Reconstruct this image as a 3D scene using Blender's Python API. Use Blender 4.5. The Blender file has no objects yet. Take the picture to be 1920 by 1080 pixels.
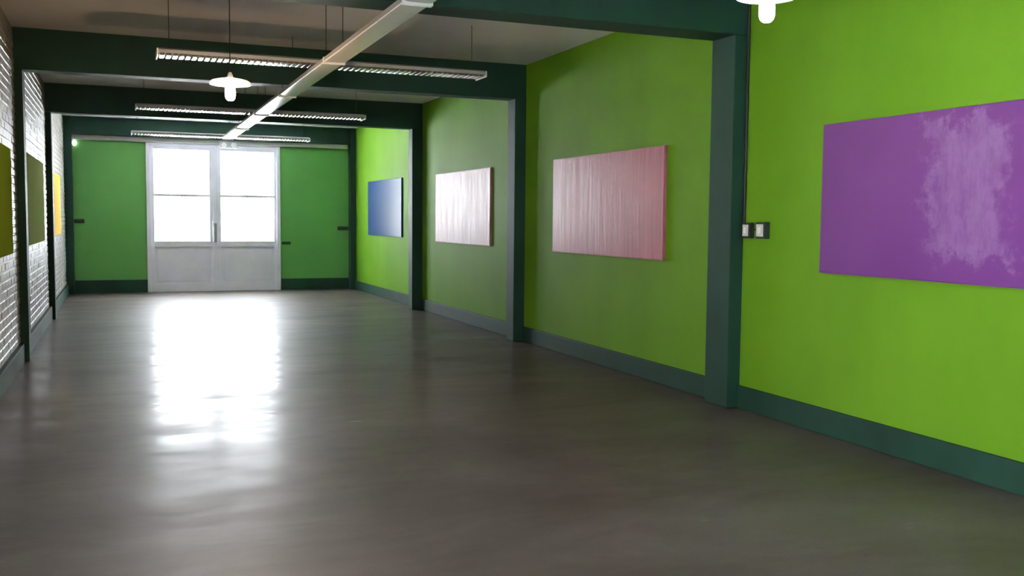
import bpy, bmesh, math, random
from mathutils import Vector, Matrix

scene = bpy.context.scene
col = scene.collection
random.seed(7)

# ------------------------------------------------------------------ camera
YAW, PITCH, ROLL, F, CAM_H = 0.3854, -0.0705, 0.0093, 1810.9, 1.55
cam_data = bpy.data.cameras.new('camera')
cam = bpy.data.objects.new('camera', cam_data)
col.objects.link(cam)
cam_data.sensor_width = 36.0
cam_data.lens = F / 1920 * 36
cam_data.clip_start = 0.05
cam_data.clip_end = 200
_fw = Vector((math.sin(YAW) * math.cos(PITCH), math.cos(YAW) * math.cos(PITCH), math.sin(PITCH)))
_r = Vector((math.cos(YAW), -math.sin(YAW), 0))
_u = _r.cross(_fw)
_r2 = _r * math.cos(ROLL) + _u * math.sin(ROLL)
_u2 = -_r * math.sin(ROLL) + _u * math.cos(ROLL)
cam.matrix_world = Matrix(((_r2.x, _u2.x, -_fw.x, 0), (_r2.y, _u2.y, -_fw.y, 0), (_r2.z, _u2.z, -_fw.z, CAM_H), (0, 0, 0, 1)))
scene.camera = cam

# ------------------------------------------------------------------ world and exposure
SKY = 18.0
world = bpy.data.worlds.new('overcast_sky')
scene.world = world
world.use_nodes = True
wn = world.node_tree.nodes
wn['Background'].inputs['Color'].default_value = (0.93, 0.95, 1.0, 1)
wn['Background'].inputs['Strength'].default_value = SKY
scene.view_settings.view_transform = 'Standard'
scene.view_settings.look = 'None'
scene.view_settings.exposure = 1.1
scene.view_settings.gamma = 1.0
scene.view_settings.use_curve_mapping = False
try:
    scene.cycles.max_bounces = 10
    scene.cycles.diffuse_bounces = 6
    scene.cycles.glossy_bounces = 5
    scene.cycles.transparent_max_bounces = 12
    scene.cycles.sample_clamp_indirect = 20.0
    scene.cycles.caustics_reflective = False
    scene.cycles.caustics_refractive = False
except Exception:
    pass

# soft sun added to bounce light off the paving onto the ceiling; it enters by neither opening
_sd = bpy.data.lights.new('added_sun', 'SUN')
_sd.energy = 110.0
_sd.angle = math.radians(4)
_sun = bpy.data.objects.new('added_sun', _sd)
col.objects.link(_sun)
_sun.rotation_euler = (Vector((0.45, -0.55, 1.0))).to_track_quat('Z', 'Y').to_euler()

# ------------------------------------------------------------------ dimensions of the hall
R, L = 4.7785, 1.0           # right wall at x = R, left wall at x = -L
YB, YF = -1.2, 21.108        # back wall behind the viewer, far wall with the double door
ZC, ZB = 3.495, 3.068        # ceiling, underside of the beams
DX0, DX1, DZ = 0.505, 3.187, 3.05   # door frame outer edges and top
PILLARS = [(6.70, 0.33, 0.125), (11.36, 0.25, 0.148), (15.87, 0.22, 0.18)]


def portal(name, cx, y, cz, sx, sz, direction):
    d = bpy.data.lights.new(name, 'AREA')
    d.shape = 'RECTANGLE'
    d.size, d.size_y = sx, sz
    d.cycles.is_portal = True
    o = bpy.data.objects.new(name, d)
    col.objects.link(o)
    o.location = (cx, y, cz)
    o.rotation_euler = (math.radians(90 if direction > 0 else -90), 0, 0)
    return o

# the daylight comes in by the glazing of the far door and by an added unseen window beside the viewer
portal('door_daylight', (DX0 + DX1) / 2, YF + 0.2, 2.0, 2.7, 2.1, -1)
WY0, WY1, WZ0, WZ1 = -0.5, 3.1, 0.25, 1.75      # added unseen window in the left wall, lights the near bay
p_ = portal('added_window_daylight', 0, 0, (WZ0 + WZ1) / 2, WY1 - WY0, WZ1 - WZ0, 1)
p_.location = (-L - 0.24, (WY0 + WY1) / 2, (WZ0 + WZ1) / 2)
p_.rotation_euler = (math.radians(90), 0, math.radians(-90))

# ------------------------------------------------------------------ materials
def principled(name, color, rough=0.6, metal=0.0, spec=0.5, coat=0.0):
    m = bpy.data.materials.new(name)
    m.use_nodes = True
    b = m.node_tree.nodes['Principled BSDF']
    b.inputs['Base Color'].default_value = (*color, 1)
    b.inputs['Roughness'].default_value = rough
    b.inputs['Metallic'].default_value = metal
    b.inputs['Specular IOR Level'].default_value = spec
    b.inputs['Coat Weight'].default_value = coat
    return m, m.node_tree, b


def N(nt, kind, **kw):
    n = nt.nodes.new(kind)
    for k, v in kw.items():
        setattr(n, k, v)
    return n


def coords(nt, scale=(1, 1, 1), loc=(0, 0, 0)):
    g = N(nt, 'ShaderNodeNewGeometry')
    m = N(nt, 'ShaderNodeMapping')
    m.inputs['Scale'].default_value = scale
    m.inputs['Location'].default_value = loc
    nt.links.new(g.outputs['Position'], m.inputs['Vector'])
    return m.outputs['Vector']


def noise(nt, vec, scale, detail=4, rough=0.55, dist=0.0):
    n = N(nt, 'ShaderNodeTexNoise')
    n.inputs['Scale'].default_value = scale
    n.inputs['Detail'].default_value = detail
    n.inputs['Roughness'].default_value = rough
    n.inputs['Distortion'].default_value = dist
    nt.links.new(vec, n.inputs['Vector'])
    return n.outputs['Fac']


def ramp(nt, fac, stops):
    r = N(nt, 'ShaderNodeValToRGB')
    els = r.color_ramp.elements
    while len(els) < len(stops):
        els.new(0.5)
    for e, (p, c) in zip(els, stops):
        e.position = p
        e.color = (*c, 1) if len(c) == 3 else c
    nt.links.new(fac, r.inputs['Fac'])
    return r.outputs['Color']


def mapr(nt, fac, a, b, c, d):
    m = N(nt, 'ShaderNodeMapRange')
    for i, v in zip(('From Min', 'From Max', 'To Min', 'To Max'), (a, b, c, d)):
        m.inputs[i].default_value = v
    nt.links.new(fac, m.inputs['Value'])
    return m.outputs['Result']


def math_(nt, op, a, b=None, clamp=False):
    m = N(nt, 'ShaderNodeMath', operation=op, use_clamp=clamp)
    for i, v in enumerate((a, b)):
        if v is None:
            continue
        if isinstance(v, (int, float)):
            m.inputs[i].default_value = v
        else:
            nt.links.new(v, m.inputs[i])
    return m.outputs[0]


def bump(nt, b, h, strength=0.3, dist=0.01):
    n = N(nt, 'ShaderNodeBump')
    n.inputs['Strength'].default_value = strength
    n.inputs['Distance'].default_value = dist
    nt.links.new(h, n.inputs['Height'])
    nt.links.new(n.outputs['Normal'], b.inputs['Normal'])


def mix(nt, fac, a, b):
    m = N(nt, 'ShaderNodeMix', data_type='RGBA')
    if isinstance(fac, (int, float)):
        m.inputs[0].default_value = fac
    else:
        nt.links.new(fac, m.inputs[0])
    for i, v in ((6, a), (7, b)):
        if isinstance(v, tuple):
            m.inputs[i].default_value = (*v, 1)
        else:
            nt.links.new(v, m.inputs[i])
    return m.outputs[2]


def paint(name, c1, c2, rough, nscale=1.3, stretch=(1, 1, 1), bs=0.15, spec=0.5):
    m, nt, b = principled(name, c1, rough, spec=spec)
    v = coords(nt, stretch)
    n = noise(nt, v, nscale, 6)
    nt.links.new(ramp(nt, n, [(0.3, c1), (0.7, c2)]), b.inputs['Base Color'])
    n2 = noise(nt, coords(nt), 70, 3)
    bump(nt, b, n2, bs, 0.004)
    return m


M = {}
M['wall_green'] = paint('lime_wall_paint', (0.122, 0.285, 0.014), (0.150, 0.335, 0.018), 0.6, 1.1, (1, 1, 0.45), 0.4, 0.10)
M['panel_green'] = paint('green_end_wall_paint', (0.10, 0.33, 0.07), (0.12, 0.38, 0.085), 0.5, 1.0)
M['trim_green'] = paint('dark_green_enamel', (0.011, 0.042, 0.027), (0.015, 0.060, 0.039), 0.62, 2.5, (1, 1, 0.5), 0.15, 0.3)
M['ceiling'] = paint('stained_ceiling_board', (0.80, 0.77, 0.84), (0.90, 0.88, 0.94), 0.85, 0.9)
M['plaster'] = paint('pale_plaster', (0.5, 0.5, 0.48), (0.58, 0.57, 0.55), 0.8)
M['door_paint'] = paint('veiled_grey_door_paint', (0.76, 0.76, 0.88), (0.84, 0.84, 0.95), 0.35, 3)  # brightness and lilac tint of the lens veil are put into this colour
M['band'] = paint('pale_steel_track', (0.40, 0.40, 0.40), (0.48, 0.48, 0.47), 0.4, 3)
M['white_metal'], _, _ = principled('white_enamelled_sheet', (0.62, 0.62, 0.62), 0.4)
M['grey_metal'], _, _ = principled('grey_enamelled_sheet', (0.33, 0.33, 0.33), 0.45)
M['white_plastic'], _, _ = principled('white_plastic', (0.8, 0.8, 0.8), 0.35)
M['plate'], _, _ = principled('pale_switch_plate', (0.62, 0.60, 0.60), 0.4)
M['black'], _, _ = principled('black_rubber', (0.012, 0.015, 0.014), 0.6)
M['steel'], _, _ = principled('dull_steel', (0.35, 0.35, 0.36), 0.35, 0.9)
M['dark_metal'], _, _ = principled('dark_painted_iron', (0.02, 0.03, 0.03), 0.5)
M['asphalt'] = paint('grey_yard_paving', (0.38, 0.38, 0.36), (0.46, 0.46, 0.44), 0.9)
M['outside'] = paint('pale_paving', (0.7, 0.69, 0.67), (0.78, 0.77, 0.75), 0.9)

# glossy ribbed luminaire diffuser
m, nt, b = principled('ribbed_glossy_diffuser', (0.62, 0.62, 0.62), 0.20, 0.85, 0.9)
M['diffuser'] = m
m, nt, b = principled('plain_glossy_diffuser', (0.75, 0.75, 0.75), 0.22, 0.0, 0.6)
M['plain_diffuser'] = m
# opal shade: lets some of the bulb's light through
m, nt, b = principled('opal_enamel', (0.85, 0.85, 0.85), 0.3)
trl = N(nt, 'ShaderNodeBsdfTranslucent')
trl.inputs['Color'].default_value = (0.95, 0.93, 0.9, 1)
ms = N(nt, 'ShaderNodeMixShader')
ms.inputs[0].default_value = 0.45
nt.links.new(b.outputs[0], ms.inputs[1])
nt.links.new(trl.outputs[0], ms.inputs[2])
nt.links.new(ms.outputs[0], nt.nodes['Material Output'].inputs['Surface'])
M['opal'] = m

# painted brick
m, nt, b = principled('white_painted_brick', (0.4, 0.37, 0.35), 0.42)
n = noise(nt, coords(nt, (1, 1, 1)), 1.2, 5)
n3 = noise(nt, coords(nt, (1, 5, 13)), 1.0, 2)
nt.links.new(mix(nt, mapr(nt, n3, 0.35, 0.65, 0, 0.45), ramp(nt, n, [(0.3, (0.27, 0.24, 0.225)), (0.7, (0.40, 0.38, 0.375))]), (0.23, 0.205, 0.195)), b.inputs['Base Color'])
n2 = noise(nt, coords(nt), 45, 4)
bump(nt, b, n2, 0.6, 0.006)
M['brick'] = m

# polished concrete floor
m, nt, b = principled('polished_concrete', (0.2, 0.19, 0.18), 0.52, 0, 0.45, 0.55)
b.inputs['IOR'].default_value = 1.35
b.inputs['Specular Tint'].default_value = (1.0, 0.93, 0.92, 1)
b.inputs['Coat IOR'].default_value = 1.22
v = coords(nt, (0.55, 1.0, 1))
big = noise(nt, v, 0.8, 7, 0.66, 0.5)
fine = noise(nt, coords(nt, (0.8, 2.2, 1)), 2.6, 7, 0.65, 0.3)
grain = noise(nt, coords(nt), 60, 3)
c = ramp(nt, big, [(0.33, (0.064, 0.046, 0.040)), (0.5, (0.096, 0.075, 0.067)), (0.68, (0.148, 0.124, 0.116))])
c = mix(nt, mapr(nt, fine, 0.35, 0.7, 0.0, 0.25), c, (0.15, 0.128, 0.120))
c = mix(nt, mapr(nt, grain, 0.3, 0.7, 0.0, 0.2), c, (0.05, 0.042, 0.037))
nt.links.new(c, b.inputs['Base Color'])
rr = math_(nt, 'ADD', mapr(nt, fine, 0.3, 0.7, 0.17, 0.25), mapr(nt, big, 0.35, 0.65, -0.02, 0.04))
nt.links.new(rr, b.inputs['Coat Roughness'])
patch = noise(nt, coords(nt, (0.35, 1.3, 1)), 1.7, 7, 0.62, 0.6)
nt.links.new(mapr(nt, patch, 0.38, 0.62, 0.08, 0.40), b.inputs['Coat Weight'])
bump(nt, b, noise(nt, coords(nt, (0.6, 1.6, 1)), 3.0, 3, 0.5), 0.06, 0.01)
M['floor'] = m


def board_mat(name, c1, c2, rough, streak=True, pale_patch=None, spec=0.3):
    m, nt, b = principled(name, c1, rough, spec=spec)
    if streak:
        n = noise(nt, coords(nt, (1, 9.0, 0.55)), 2.2, 6, 0.65, 0.2)
    else:
        n = noise(nt, coords(nt), 1.5, 4)
    cc = ramp(nt, n, [(0.32, c1), (0.68, c2)])
    if pale_patch:  # paler patch with a wobbly edge, mixed into the face colour
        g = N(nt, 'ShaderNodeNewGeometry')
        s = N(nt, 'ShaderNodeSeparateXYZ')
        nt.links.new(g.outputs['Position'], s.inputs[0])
        y0, y1, z0, z1, colr = pale_patch
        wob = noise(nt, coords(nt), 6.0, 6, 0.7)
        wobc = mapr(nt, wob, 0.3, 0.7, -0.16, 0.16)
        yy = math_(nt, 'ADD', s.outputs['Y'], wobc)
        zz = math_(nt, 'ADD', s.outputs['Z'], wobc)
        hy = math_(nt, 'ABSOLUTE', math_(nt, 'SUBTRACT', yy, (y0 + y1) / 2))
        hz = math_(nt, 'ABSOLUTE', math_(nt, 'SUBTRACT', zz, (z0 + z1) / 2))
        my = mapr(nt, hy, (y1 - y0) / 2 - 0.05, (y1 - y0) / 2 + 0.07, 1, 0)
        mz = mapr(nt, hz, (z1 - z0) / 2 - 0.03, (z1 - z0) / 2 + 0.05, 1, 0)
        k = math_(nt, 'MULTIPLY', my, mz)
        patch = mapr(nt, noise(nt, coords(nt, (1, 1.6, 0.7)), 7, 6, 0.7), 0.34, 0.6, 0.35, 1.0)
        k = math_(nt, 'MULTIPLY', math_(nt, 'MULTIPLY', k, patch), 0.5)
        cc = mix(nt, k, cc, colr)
    nt.links.new(cc, b.inputs['Base Color'])
    if streak:
        nt.links.new(mapr(nt, n, 0.3, 0.7, rough - 0.06, rough + 0.08), b.inputs['Roughness'])
        bump(nt, b, n, 0.25, 0.01)
    return m


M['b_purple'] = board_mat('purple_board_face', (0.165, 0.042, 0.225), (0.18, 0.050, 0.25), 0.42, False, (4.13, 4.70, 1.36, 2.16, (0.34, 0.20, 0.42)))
M['b_pink'] = board_mat('pink_board_face', (0.32, 0.075, 0.115), (0.48, 0.15, 0.20), 0.38)
M['b_pink_glare'] = board_mat('glare_paled_pink_board_face', (0.30, 0.10, 0.13), (0.62, 0.34, 0.38), 0.44)  # same pink board, paled: the door's reflection is put into the colour
M['b_blue'] = board_mat('blue_board_face', (0.012, 0.045, 0.16), (0.015, 0.055, 0.19), 0.30, False)
M['b_olive'] = board_mat('olive_board_face', (0.19, 0.25, 0.02), (0.21, 0.28, 0.025), 0.9, False, spec=0.0)
M['b_grey_olive'] = board_mat('grey_olive_board_face', (0.32, 0.37, 0.15), (0.35, 0.41, 0.17), 0.9, False, spec=0.0)
M['b_yellow'] = board_mat('yellow_board_face', (0.72, 0.44, 0.05), (0.78, 0.50, 0.07), 0.85, False, spec=0.1)

# window glass
m = bpy.data.materials.new('clear_window_glass')
m.use_nodes = True
nt = m.node_tree
nt.nodes.clear()
out = N(nt, 'ShaderNodeOutputMaterial')
tr = N(nt, 'ShaderNodeBsdfTransparent')
tr.inputs['Color'].default_value = (0.93, 0.95, 0.95, 1)
gl = N(nt, 'ShaderNodeBsdfGlossy')
gl.inputs['Roughness'].default_value = 0.03
mx = N(nt, 'ShaderNodeMixShader')
mx.inputs[0].default_value = 0.06
nt.links.new(tr.outputs[0], mx.inputs[1])
nt.links.new(gl.outputs[0], mx.inputs[2])
nt.links.new(mx.outputs[0], out.inputs['Surface'])
M['glass'] = m


def emit(name, color, strength):
    m, nt, b = principled(name, (0.9, 0.9, 0.9), 0.3)
    b.inputs['Emission Color'].default_value = (*color, 1)
    b.inputs['Emission Strength'].default_value = strength
    return m


M['warm_bulb'] = emit('warm_lit_bulb', (1.0, 0.66, 0.38), 330)
M['cool_bulb'] = emit('cool_lit_bulb', (0.75, 0.88, 1.0), 110)
M['pilot'] = emit('small_lit_globe', (0.95, 1.0, 0.97), 2.5)
M['head_lens'], _, _ = principled('lamp_head_lens', (0.85, 0.85, 0.88), 0.12)

# ------------------------------------------------------------------ mesh helpers
def box(bm, x0, x1, y0, y1, z0, z1, bevel=0.0):
    r = bmesh.ops.create_cube(bm, size=1.0)
    vs = r['verts']
    bmesh.ops.scale(bm, vec=(x1 - x0, y1 - y0, z1 - z0), verts=vs)
    bmesh.ops.translate(bm, vec=((x0 + x1) / 2, (y0 + y1) / 2, (z0 + z1) / 2), verts=vs)
    if bevel > 0:
        es = list({e for v_ in vs for e in v_.link_edges})
        bmesh.ops.bevel(bm, geom=es, offset=bevel, segments=2, affect='EDGES', profile=0.5)


def tube(bm, a, b_, r, seg=10, r2=None):
    a, b_ = Vector(a), Vector(b_)
    d = b_ - a
    res = bmesh.ops.create_cone(bm, cap_ends=True, segments=seg, radius1=r, radius2=r if r2 is None else r2, depth=d.length)
    q = Vector((0, 0, 1)).rotation_difference(d.normalized()).to_matrix().to_4x4()
    bmesh.ops.transform(bm, matrix=Matrix.Translation((a + b_) / 2) @ q, verts=res['verts'])


def lathe(bm, prof, cx=0, cy=0, cz=0, seg=32):
    rings = []
    for r, z in prof:
        if r < 1e-5:
            rings.append([bm.verts.new((cx, cy, cz + z))])
        else:
            rings.append([bm.verts.new((cx + r * math.cos(2 * math.pi * i / seg), cy + r * math.sin(2 * math.pi * i / seg), cz + z)) for i in range(seg)])
    for A, B in zip(rings, rings[1:]):
        for i in range(seg):
            j = (i + 1) % seg
            if len(A) == 1 and len(B) == 1:
                continue
            if len(A) == 1:
                bm.faces.new((A[0], B[i], B[j]))
            elif len(B) == 1:
                bm.faces.new((A[i], B[0], A[j]))
            else:
                bm.faces.new((A[i], B[i], B[j], A[j]))


def obj(name, bm, mat, parent=None, smooth=False):
    bmesh.ops.recalc_face_normals(bm, faces=bm.faces)
    me = bpy.data.meshes.new(name)
    bm.to_mesh(me)
    bm.free()
    me.materials.append(mat)
    if smooth:
        for p in me.polygons:
            p.use_smooth = True
        try:
            me.set_sharp_from_angle(angle=math.radians(40))
        except Exception:
            pass
    o = bpy.data.objects.new(name, me)
    col.objects.link(o)
    if parent:
        o.parent = parent
    return o


def boxobj(name, dims, mat, parent=None, bevel=0.0):
    bm = bmesh.new()
    box(bm, *dims, bevel=bevel)
    return obj(name, bm, mat, parent)


def struct(name, bm_or_dims, mat, label=None, parent=None, bevel=0.0):
    if isinstance(bm_or_dims, tuple):
        o = boxobj(name, bm_or_dims, mat, parent, bevel)
    else:
        o = obj(name, bm_or_dims, mat, parent)
    o['kind'] = 'structure'
    if label:
        o['label'] = label
    return o


def thing(name, label, cat, loc=(0, 0, 0), group=None):
    o = bpy.data.objects.new(name, None)
    o.empty_display_size = 0.1
    col.objects.link(o)
    o.location = loc
    tag(o, label, cat, group)
    return o


def tag(o, label, cat, group=None):
    o['label'] = label
    o['category'] = cat
    if group:
        o['group'] = group


# ------------------------------------------------------------------ room shell
struct('floor', (-L - 0.3, R + 0.3, YB - 0.3, YF + 0.35, -0.15, 0.0), M['floor'], 'worn polished grey concrete floor of the hall')
struct('ground', (-30, 40, YF + 0.35, 60, -0.25, -0.06), M['outside'], 'pale paving outside the glazed door')
struct('ground_beside', (-30, -L - 0.3, -30, YF + 0.35, -0.25, -0.06), M['asphalt'])
struct('ceiling', (-L - 0.3, R + 0.3, YB - 0.3, YF + 0.3, ZC, ZC + 0.15), M['ceiling'], 'stained pale grey ceiling between dark green beams')
struct('wall_right', (R, R + 0.25, YB, YF + 0.3, 0, ZC), M['wall_green'], 'long lime green wall carrying four coloured boards')

# far wall, three pieces around the door opening
bm = bmesh.new()
box(bm, -L, DX0, YF, YF + 0.3, 0, ZC)
box(bm, DX1, R, YF, YF + 0.3, 0, ZC)
box(bm, DX0, DX1, YF, YF + 0.3, DZ, ZC)
struct('wall_far', bm, M['panel_green'], 'green end wall on both sides of the glazed double door')

# back wall behind the viewer
struct('wall_back', (-L, R, YB - 0.3, YB, 0, ZC), M['plaster'])
# left wall: painted brickwork, every brick proud of its joint; the added window beside the viewer is an opening in it
bm = bmesh.new()
box(bm, -L - 0.25, -L, YB, WY0, 0, ZC)
box(bm, -L - 0.25, -L, WY1, YF + 0.3, 0, ZC)
box(bm, -L - 0.25, -L, WY0, WY1, 0, WZ0)
box(bm, -L - 0.25, -L, WY0, WY1, WZ1, ZC)


def brick(bm, x, y0, y1, z0, z1, h):
    c = 0.009
    A = [bm.verts.new((x - 0.002, y, z)) for y, z in ((y0, z0), (y1, z0), (y1, z1), (y0, z1))]
    B = [bm.verts.new((x + h, y, z)) for y, z in ((y0 + c, z0 + c), (y1 - c, z0 + c), (y1 - c, z1 - c), (y0 + c, z1 - c))]
    bm.faces.new(B)
    for i in range(4):
        j = (i + 1) % 4
        bm.faces.new((A[i], A[j], B[j], B[i]))


course = 0.083
for k in range(int((ZC - 0.20) / course)):
    z0 = 0.20 + k * course
    y = 5.6 + (0.13 if k % 2 else 0)
    while y < YF - 0.02:
        h = 0.006 + random.uniform(-0.002, 0.003)
        brick(bm, -L, y, min(y + 0.25, YF), z0 + random.uniform(0, 0.003), z0 + course - 0.011, h)
        y += 0.262
struct('wall_left', bm, M['brick'], 'white painted brick wall on the left')

# added window beside the viewer, out of view, to brighten the near bay
bm = bmesh.new()
for y in (WY0, (WY0 + WY1) / 2 - 0.03, WY1 - 0.06):
    box(bm, -L - 0.19, -L - 0.13, y, y + 0.06, WZ0, WZ1)
for z in (WZ0, WZ1 - 0.06):
    box(bm, -L - 0.185, -L - 0.135, WY0 + 0.06, WY1 - 0.06, z, z + 0.06)
w = struct('added_window_1', bm, M['door_paint'])
boxobj('pane', (-L - 0.163, -L - 0.157, WY0 + 0.03, WY1 - 0.03, WZ0 + 0.03, WZ1 - 0.03), M['glass'], w)

# skirtings
def skirt(name, dims, label):
    return struct(name, dims, M['trim_green'], label, bevel=0.006)


seg = [YB] + [p[0] for p in PILLARS] + [20.86]
prev = YB
bmr = bmesh.new()
bml = bmesh.new()
for (y, w_, d) in PILLARS + [(20.86, 0.25, 0.15)]:
    box(bmr, R - 0.028, R, prev, y, 0, 0.19, 0.005)
    box(bml, -L, -L + 0.045, prev, y, 0, 0.20, 0.005)
    prev = y + w_
struct('baseboard_right', bmr, M['trim_green'], 'dark green skirting along the lime green wall')
struct('baseboard_left', bml, M['trim_green'], 'dark green skirting along the brick wall')
bm = bmesh.new()
box(bm, -L + 0.13, DX0, YF - 0.03, YF, 0, 0.26, 0.005)
box(bm, DX1, R - 0.115, YF - 0.03, YF, 0, 0.24, 0.005)
struct('baseboard_far', bm, M['trim_green'], 'dark green skirting under the green end wall')

# pillars and beams
order = ['nearest', 'second', 'third']
names = {0: 'nearest of the dark green pillars on the lime green wall, beside the switches',
         1: 'dark green pillar between the pink board and the pale streaked board',
         2: 'dark green pillar between the pale streaked board and the blue board'}
lnames = {1: 'dark green pillar on the brick wall between the two olive boards',
          2: 'slim dark green pillar on the brick wall just before the yellow board'}
bnames = {0: 'nearest dark green ceiling beam, cut by the top of the photo',
          1: 'dark green ceiling beam right behind the nearest crosswise luminaire',
          2: 'dark green ceiling beam right behind the middle crosswise luminaire'}
for i, (y, w_, d) in enumerate(PILLARS):
    struct('pillar', (R - d, R + 0.01, y, y + w_, 0, ZB), M['trim_green'], names[i], bevel=0.006)
    if i:
        struct('pillar', (-L - 0.01, -L + 0.085, y, y + w_, 0, ZB), M['trim_green'], lnames[i], bevel=0.006)
    struct('beam', (-L, R, y, y + w_, ZB, ZC + 0.01), M['trim_green'], bnames[i], bevel=0.006)
struct('pillar', (R - 0.115, R, 20.86, YF, 0, ZC), M['trim_green'], 'dark green corner pillar to the right of the end wall', bevel=0.006)
struct('pillar', (-L, -L + 0.15, 20.86, YF, 0, ZC), M['trim_green'], 'dark green corner pillar to the left of the end wall', bevel=0.006)
struct('beam', (-L + 0.15, R - 0.115, 20.90, YF, 3.15, ZC), M['trim_green'], 'dark green beam over the glazed double door', bevel=0.006)
struct('trim_1', (-L + 0.15, R - 0.15, YF - 0.11, YF, 3.055, 3.148), M['band'], 'pale steel track running over the glazed double door', bevel=0.008)

# ------------------------------------------------------------------ glazed double door
bm = bmesh.new()
box(bm, DX0, DX0 + 0.075, YF - 0.05, YF + 0.10, 0, DZ, 0.006)
box(bm, DX1 - 0.075, DX1, YF - 0.05, YF + 0.10, 0, DZ, 0.006)
box(bm, DX0 + 0.075, DX1 - 0.075, YF - 0.05, YF + 0.10, DZ - 0.06, DZ, 0.006)
struct('door_frame', bm, M['door_paint'], 'pale grey frame of the glazed double door')


def leaf(name, x0, x1, g0, g1, label, astragal):
    y0, y1 = YF - 0.02, YF + 0.04
    zt = DZ - 0.06
    bm = bmesh.new()
    box(bm, x0, g0, y0, y1, 0.0, zt, 0.004)
    box(bm, g1, x1, y0, y1, 0.0, zt, 0.004)
    box(bm, g0, g1, y0, y1, 0.0, 0.17, 0.004)
    box(bm, g0, g1, y0, y1, 0.93, 1.045, 0.004)
    box(bm, g0, g1, y0, y1, 2.925, zt, 0.004)
    box(bm, g0, g1, y0 + 0.004, y1, 1.965, 2.015, 0.004)
    o = struct(name, bm, M['door_paint'], label)
    # recessed lower panel with raised field
    bm = bmesh.new()
    box(bm, g0, g1, y0 + 0.03, y1 - 0.01, 0.17, 0.93)
    box(bm, g0 + 0.05, g1 - 0.05, y0 + 0.014, y0 + 0.03, 0.22, 0.88, 0.006)
    obj('lower_panel', bm, M['door_paint'], o)
    gm = (g0 + g1) / 2
    for z0, z1 in ((1.045, 1.965), (2.015, 2.925)):
        boxobj('glazing_bar', (gm - 0.008, gm + 0.008, y0 + 0.012, y1 - 0.01, z0, z1), M['door_paint'], o)
        for a, b_ in ((g0, gm - 0.008), (gm + 0.008, g1)):
            boxobj('pane', (a, b_, y0 + 0.028, y0 + 0.033, z0, z1), M['glass'], o)
    return o


d1 = leaf('door_1', DX0 + 0.075, 1.846, 0.655, 1.736, 'left leaf of the pale glazed double door', 1)
d2 = leaf('door_2', 1.850, DX1 - 0.075, 1.966, 3.056, 'right leaf of the pale glazed double door, with the pull handle', 0)
# meeting strip and handle
boxobj('meeting_strip', (1.815, 1.885, YF - 0.034, YF - 0.02, 0.02, DZ - 0.07), M['door_paint'], d2, 0.004)
bm = bmesh.new()
tube(bm, (1.80, YF - 0.085, 1.03), (1.80, YF - 0.085, 1.46), 0.011, 12)
for z in (1.08, 1.41):
    tube(bm, (1.80, YF - 0.085, z), (1.80, YF - 0.02, z), 0.008, 10)
h = obj('handle', bm, M['steel'], d1)
h['label'] = 'vertical steel pull handle'
boxobj('lock_plate', (1.823, 1.877, YF - 0.041, YF - 0.034, 1.02, 1.42), M['grey_metal'], d2, 0.003)

# ------------------------------------------------------------------ boards
def board(label, dims, mat, group, wall):
    x0, x1, y0, y1, z0, z1 = dims
    t = thing('wall_board', label, 'board', ((x1 if wall > 0 else x0), (y0 + y1) / 2, z0), group)
    ox, oy, oz = t.location
    f = boxobj('board_face', (x0 - ox, x1 - ox, y0 - oy, y1 - oy, 0, z1 - z0), mat, t, 0.003)
    # thin aluminium edge strip round the rim
    bm = bmesh.new()
    e, a, b_ = 0.006, x0 - ox, x1 - ox
    if wall > 0:
        a, b_ = a + 0.004, b_
    else:
        a, b_ = a, b_ - 0.004
    Y0, Y1, H = y0 - oy, y1 - oy, z1 - z0
    box(bm, a, b_, Y0 - e, Y0, -e, H + e)
    box(bm, a, b_, Y1, Y1 + e, -e, H + e)
    box(bm, a, b_, Y0, Y1, -e, 0)
    box(bm, a, b_, Y0, Y1, H, H + e)
    obj('edge_strip', bm, mat, t)
    return t


XR0, XR1 = R - 0.032, R - 0.001
GB = 'coloured boards on the lime green wall'
board('purple board with a pale patch, nearest on the lime green wall', (XR0, XR1, 3.20, 5.71, 1.19, 2.253), M['b_purple'], GB, 1)
board('dusty pink streaked board just beyond the nearest pillar', (XR0, XR1, 7.93, 10.44, 1.185, 2.255), M['b_pink'], GB, 1)
board('pale whitish pink board with vertical streaks and glare', (XR0, XR1, 12.545, 15.03, 1.19, 2.265), M['b_pink_glare'], GB, 1)
board('blue board, farthest on the lime green wall', (XR0, XR1, 17.10, 19.65, 1.22, 2.29), M['b_blue'], GB, 1)
XL0, XL1 = -L + 0.0095, -L + 0.026
GL = 'boards on the brick wall'
board('olive green board at the left edge of the photo', (XL0, XL1, 8.10, 10.62, 1.18, 2.19), M['b_olive'], GL, -1)
board('greyish olive board between the two slim pillars of the brick wall', (XL0, XL1, 12.44, 14.97, 1.205, 2.265), M['b_grey_olive'], GL, -1)
board('yellow board on the brick wall near the end corner', (XL0, XL1, 16.93, 19.05, 1.23, 2.24), M['b_yellow'], GL, -1)

# ------------------------------------------------------------------ luminaires
def copy_tree(o, parent=None):
    c = o.copy()
    col.objects.link(c)
    if parent:
        c.parent = parent
    for ch in list(o.children):
        copy_tree(ch, c)
    return c


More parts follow.
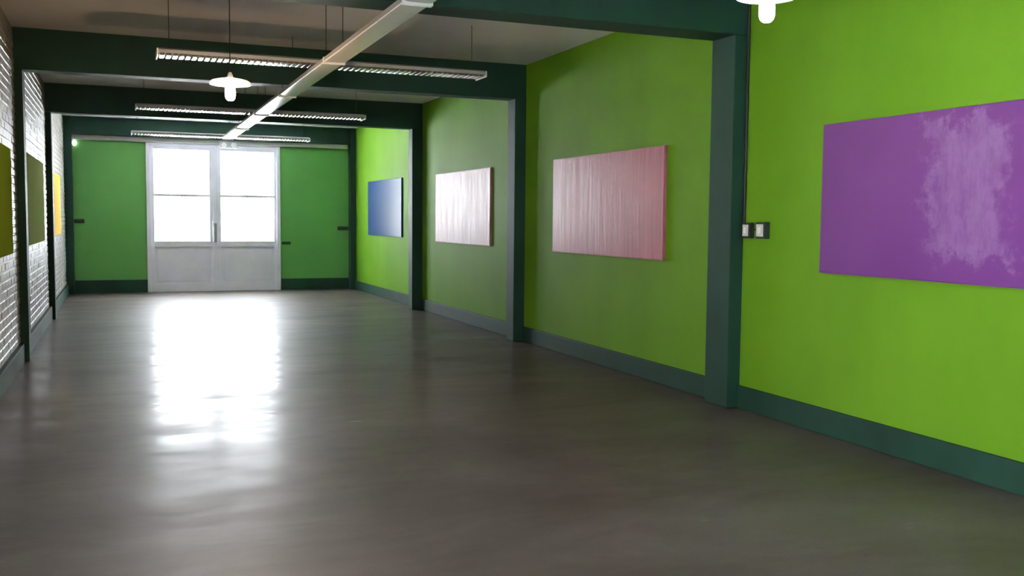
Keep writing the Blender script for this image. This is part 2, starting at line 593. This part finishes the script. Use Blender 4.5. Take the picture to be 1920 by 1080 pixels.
def luminaire(name, length, width, cell, lights, cables, label, group, flat=False):
    """runs along local X, origin at the centre of its underside"""
    t = thing(name, label, 'ceiling light', (0, 0, 0), group)
    hl, hw = length / 2, width / 2
    bm = bmesh.new()
    # trapezoid housing
    prof = [(-hw, 0.022), (-hw, 0.052), (-hw * 0.55, 0.075), (hw * 0.55, 0.075), (hw, 0.052), (hw, 0.022)]
    a = [bm.verts.new((-hl + 0.012, y, z)) for y, z in prof]
    b_ = [bm.verts.new((hl - 0.012, y, z)) for y, z in prof]
    n = len(prof)
    for i in range(n):
        j = (i + 1) % n
        bm.faces.new((a[i], a[j], b_[j], b_[i]))
    bm.faces.new(a)
    bm.faces.new(b_[::-1])
    obj('housing', bm, M['grey_metal'], t)
    # bowed cover, moulded in short cells
    bm = bmesh.new()
    nseg = 8
    for s in range(lights):
        s0 = -hl + 0.02 + s * (length - 0.04) / lights
        s1 = s0 + (length - 0.04) / lights - (0.03 if lights > 1 and s < lights - 1 else 0)
        nc = max(1, round((s1 - s0) / cell))
        cw = (s1 - s0) / nc
        for c_ in range(nc):
            x0, x1 = s0 + c_ * cw + 0.004, s0 + (c_ + 1) * cw - 0.004
            xs = [x0, x0 + 0.12 * cw, x1 - 0.12 * cw, x1]
            dz = [0.0, 0.0, 0.0, 0.0] if flat else [0.006, 0.0, 0.0, 0.006]
            grid = []
            for x, q in zip(xs, dz):
                row = []
                for k in range(nseg + 1):
                    th = math.pi * k / nseg
                    row.append(bm.verts.new((x, -hw * 0.97 * math.cos(th), 0.024 - (0.012 if flat else 0.018) * math.sin(th) ** (0.35 if flat else 0.5) + q)))
                grid.append(row)
            for p_, q_ in zip(grid, grid[1:]):
                for k in range(nseg):
                    bm.faces.new((p_[k], p_[k + 1], q_[k + 1], q_[k]))
    obj('diffuser', bm, M['plain_diffuser' if flat else 'diffuser'], t, smooth=True)
    for s in (-1, 1):
        bm = bmesh.new()
        box(bm, *(sorted((s * hl, s * (hl - 0.014)))), -hw - 0.002, hw + 0.002, 0.0, 0.06, 0.003)
        obj('end_cap', bm, M['white_plastic'], t)
    for x in cables:
        bm = bmesh.new()
        tube(bm, (x, 0, 0.074), (x, 0, ZC - t['hang']) if 'hang' in t else (x, 0, 0.5), 0.0035, 6)
        tube(bm, (x, 0, 0.070), (x, 0, 0.09), 0.012, 8)
        obj('suspension_cable', bm, M['black'], t)
    return t


HF = 2.97
GF = 'crosswise luminaires hung between the beams'
# the cable length follows the hanging height
def cable_fix(t, z):
    for ch in t.children:
        if ch.name.startswith('suspension_cable'):
            for v_ in ch.data.vertices:
                if v_.co.z > 0.3:
                    v_.co.z = ZC - z + 0.002


fx = luminaire('crosswise_luminaire', 3.10, 0.30, 0.055, 2, (-1.44, 1.44), 'nearest and longest looking crosswise luminaire, hung above the pendant lamp', GF)
cable_fix(fx, HF)
fx.location = (1.875, 9.31, HF)
for y, lab, dz in ((13.98, 'middle crosswise luminaire, just in front of the third beam', 0.005), (18.32, 'farthest crosswise luminaire, in front of the glazed door', 0.0)):
    c = copy_tree(fx)
    c.location = (1.765 if y < 15 else 1.755, y, HF + dz)
    c['label'] = lab

HS = 2.885
GS = 'lengthwise luminaires in one hanging row'
slabels = ['nearest lengthwise luminaire of the row, leaving the photo at its top edge',
           'second lengthwise luminaire of the row, ending at the nearest crosswise luminaire',
           'third lengthwise luminaire of the row, dull grey, beyond the first crosswise luminaire',
           'fourth lengthwise luminaire of the row, where the bright glare begins',
           'fifth lengthwise luminaire of the row, bright with glare under the middle crosswise luminaire',
           'last lengthwise luminaire of the row, ending above the emergency light']
joints = [3.40, 5.95, 8.50, 11.03, 13.16, 15.30, 17.62]
protos = {}
for i, (a, b_) in enumerate(zip(joints, joints[1:])):
    ln = round(b_ - a - 0.02, 2)
    if i == 0 or i == 3:
        t = luminaire('lengthwise_luminaire', ln, 0.19, 0.32, 1, (-ln / 2 + 0.35, ln / 2 - 0.35), slabels[i], GS, True)
        cable_fix(t, HS)
        t.rotation_euler = (0, 0, math.radians(90))
        p0 = t
    else:
        t = copy_tree(p0)
        t['label'] = slabels[i]
    t.location = (1.755, (a + b_) / 2, HS)

# ------------------------------------------------------------------ pendant lamps
def pendant(label, loc, bulb_mat, lamp_color, power):
    t = thing('pendant_lamp', label, 'lamp', loc, 'pendant lamps with a white dish shade')
    top = ZC - loc[2]
    bm = bmesh.new()
    tube(bm, (0, 0, 0.17), (0, 0, top), 0.004, 8)
    obj('cord', bm, M['black'], t)
    bm = bmesh.new()
    lathe(bm, [(0, top), (0.045, top), (0.045, top - 0.012), (0.02, top - 0.03), (0, top - 0.032)], seg=20)
    obj('ceiling_rose', bm, M['white_plastic'], t, True)
    bm = bmesh.new()
    lathe(bm, [(0, 0.20), (0.012, 0.195), (0.022, 0.17), (0.024, 0.12), (0.026, 0.105), (0.0, 0.105)], seg=20)
    obj('lamp_holder', bm, M['white_plastic'], t, True)
    bm = bmesh.new()
    lathe(bm, [(0.024, 0.158), (0.05, 0.150), (0.10, 0.141), (0.140, 0.130), (0.157, 0.118), (0.159, 0.098), (0.155, 0.098), (0.153, 0.114), (0.137, 0.124), (0.10, 0.133), (0.05, 0.142), (0.024, 0.148)], seg=40)
    obj('lamp_shade', bm, M['opal'], t, True)
    bm = bmesh.new()
    lathe(bm, [(0.0, 0.106), (0.024, 0.106), (0.029, 0.092), (0.038, 0.070), (0.0405, 0.04), (0.040, 0.008), (0.034, -0.014), (0.020, -0.027), (0.0, -0.031)], seg=28)
    obj('bulb', bm, bulb_mat, t, True)
    return t


pendant('pendant lamp with a warm glowing bulb hanging below the first crosswise luminaire', (0.842, 8.15, 2.515), M['warm_bulb'], (1, .7, .4), 0)
pendant('pendant lamp with a cool white bulb at the top edge, beside the nearest pillar', (3.12, 4.22, 2.610), M['cool_bulb'], (.8, .9, 1), 0)

# ------------------------------------------------------------------ switches and wall cable by the nearest pillar
def switch(label, y0, y1, z0, z1):
    t = thing('light_switch', label, 'switch', (R, (y0 + y1) / 2, z0), 'surface mounted switches beside the nearest pillar')
    w_, h_ = (y1 - y0) / 2, z1 - z0
    boxobj('back_box', (-0.050, 0.0, -w_, w_, 0, h_), M['dark_metal'], t, 0.006)
    boxobj('cover_plate', (-0.057, -0.0495, -w_ * 0.70, w_ * 0.70, h_ * 0.13, h_ * 0.87), M['plate'], t, 0.003)
    boxobj('rocker', (-0.062, -0.056, -w_ * 0.28, w_ * 0.28, h_ * 0.3, h_ * 0.7), M['white_plastic'], t, 0.002)
    return t


switch('narrow surface switch right against the nearest pillar', 6.545, 6.650, 1.418, 1.545)
switch('wider surface switch between the first switch and the purple board', 6.345, 6.470, 1.418, 1.550)
bm = bmesh.new()
tube(bm, (R - 0.022, 6.540, 1.49), (R - 0.022, 6.475, 1.49), 0.011, 10)
o = obj('conduit', bm, M['dark_metal'])
tag(o, 'short dark conduit joining the two switches', 'pipe')
bm = bmesh.new()
tube(bm, (R - 0.016, 6.672, ZC), (R - 0.016, 6.672, 1.50), 0.0135, 10)
tube(bm, (R - 0.016, 6.672, 1.505), (R - 0.016, 6.655, 1.485), 0.0135, 10)
o = obj('wall_cable', bm, M['black'])
tag(o, 'black cable running down the pillar edge to the switches', 'cable')

# ------------------------------------------------------------------ small fittings on the end wall
t = thing('emergency_light', 'white twin headed emergency light over the double door', 'emergency light', (2.12, YF - 0.11, 3.0))
boxobj('case', (-0.17, 0.17, -0.06, 0.0, -0.02, 0.125), M['grey_metal'], t, 0.008)
for s in (-1, 1):
    bm = bmesh.new()
    tube(bm, (s * 0.10, -0.13, 0.035), (s * 0.09, -0.05, 0.06), 0.055, 20, 0.04)
    hd = obj('lamp_head', bm, M['white_plastic'], t, True)
    bm = bmesh.new()
    tube(bm, (s * 0.1005, -0.138, 0.0325), (s * 0.10, -0.129, 0.0353), 0.047, 20)
    obj('lens', bm, M['head_lens'], hd, True)

t = thing('wall_lamp', 'tiny lit white globe lamp at the top left corner of the end wall', 'lamp', (-0.805, YF, 2.985))
bm = bmesh.new()
tube(bm, (0, 0, 0), (0, -0.03, 0), 0.03, 16)
obj('base', bm, M['white_plastic'], t, True)
bm = bmesh.new()
bmesh.ops.create_uvsphere(bm, u_segments=18, v_segments=12, radius=0.045)
bmesh.ops.scale(bm, vec=(0.95, 0.9, 1.35), verts=bm.verts)
bmesh.ops.translate(bm, vec=(0, -0.065, 0), verts=bm.verts)
obj('globe', bm, M['pilot'], t, True)


def bracket(label, x0, x1, z0, z1, mat, d=0.06):
    t = thing('wall_bracket', label, 'bracket', ((x0 + x1) / 2, YF, z0), 'dark brackets on the end wall')
    w_, h_ = (x1 - x0) / 2, z1 - z0
    boxobj('mounting_plate', (-w_, w_, -0.008, 0.0, 0, h_), mat, t, 0.002)
    boxobj('bar', (-w_ + 0.01, w_ - 0.01, -d, -0.008, h_ * 0.22, h_ * 0.78), mat, t, 0.004)
    return t


bracket('dark bracket on the end wall beside the left corner pillar', -0.848, -0.655, 1.405, 1.49, M['dark_metal'])
bracket('dark bracket on the end wall beside the right corner pillar', 4.42, 4.660, 1.285, 1.370, M['dark_metal'])
bracket('small faint bracket just right of the double door', 3.215, 3.40, 0.975, 1.035, M['trim_green'], 0.03)
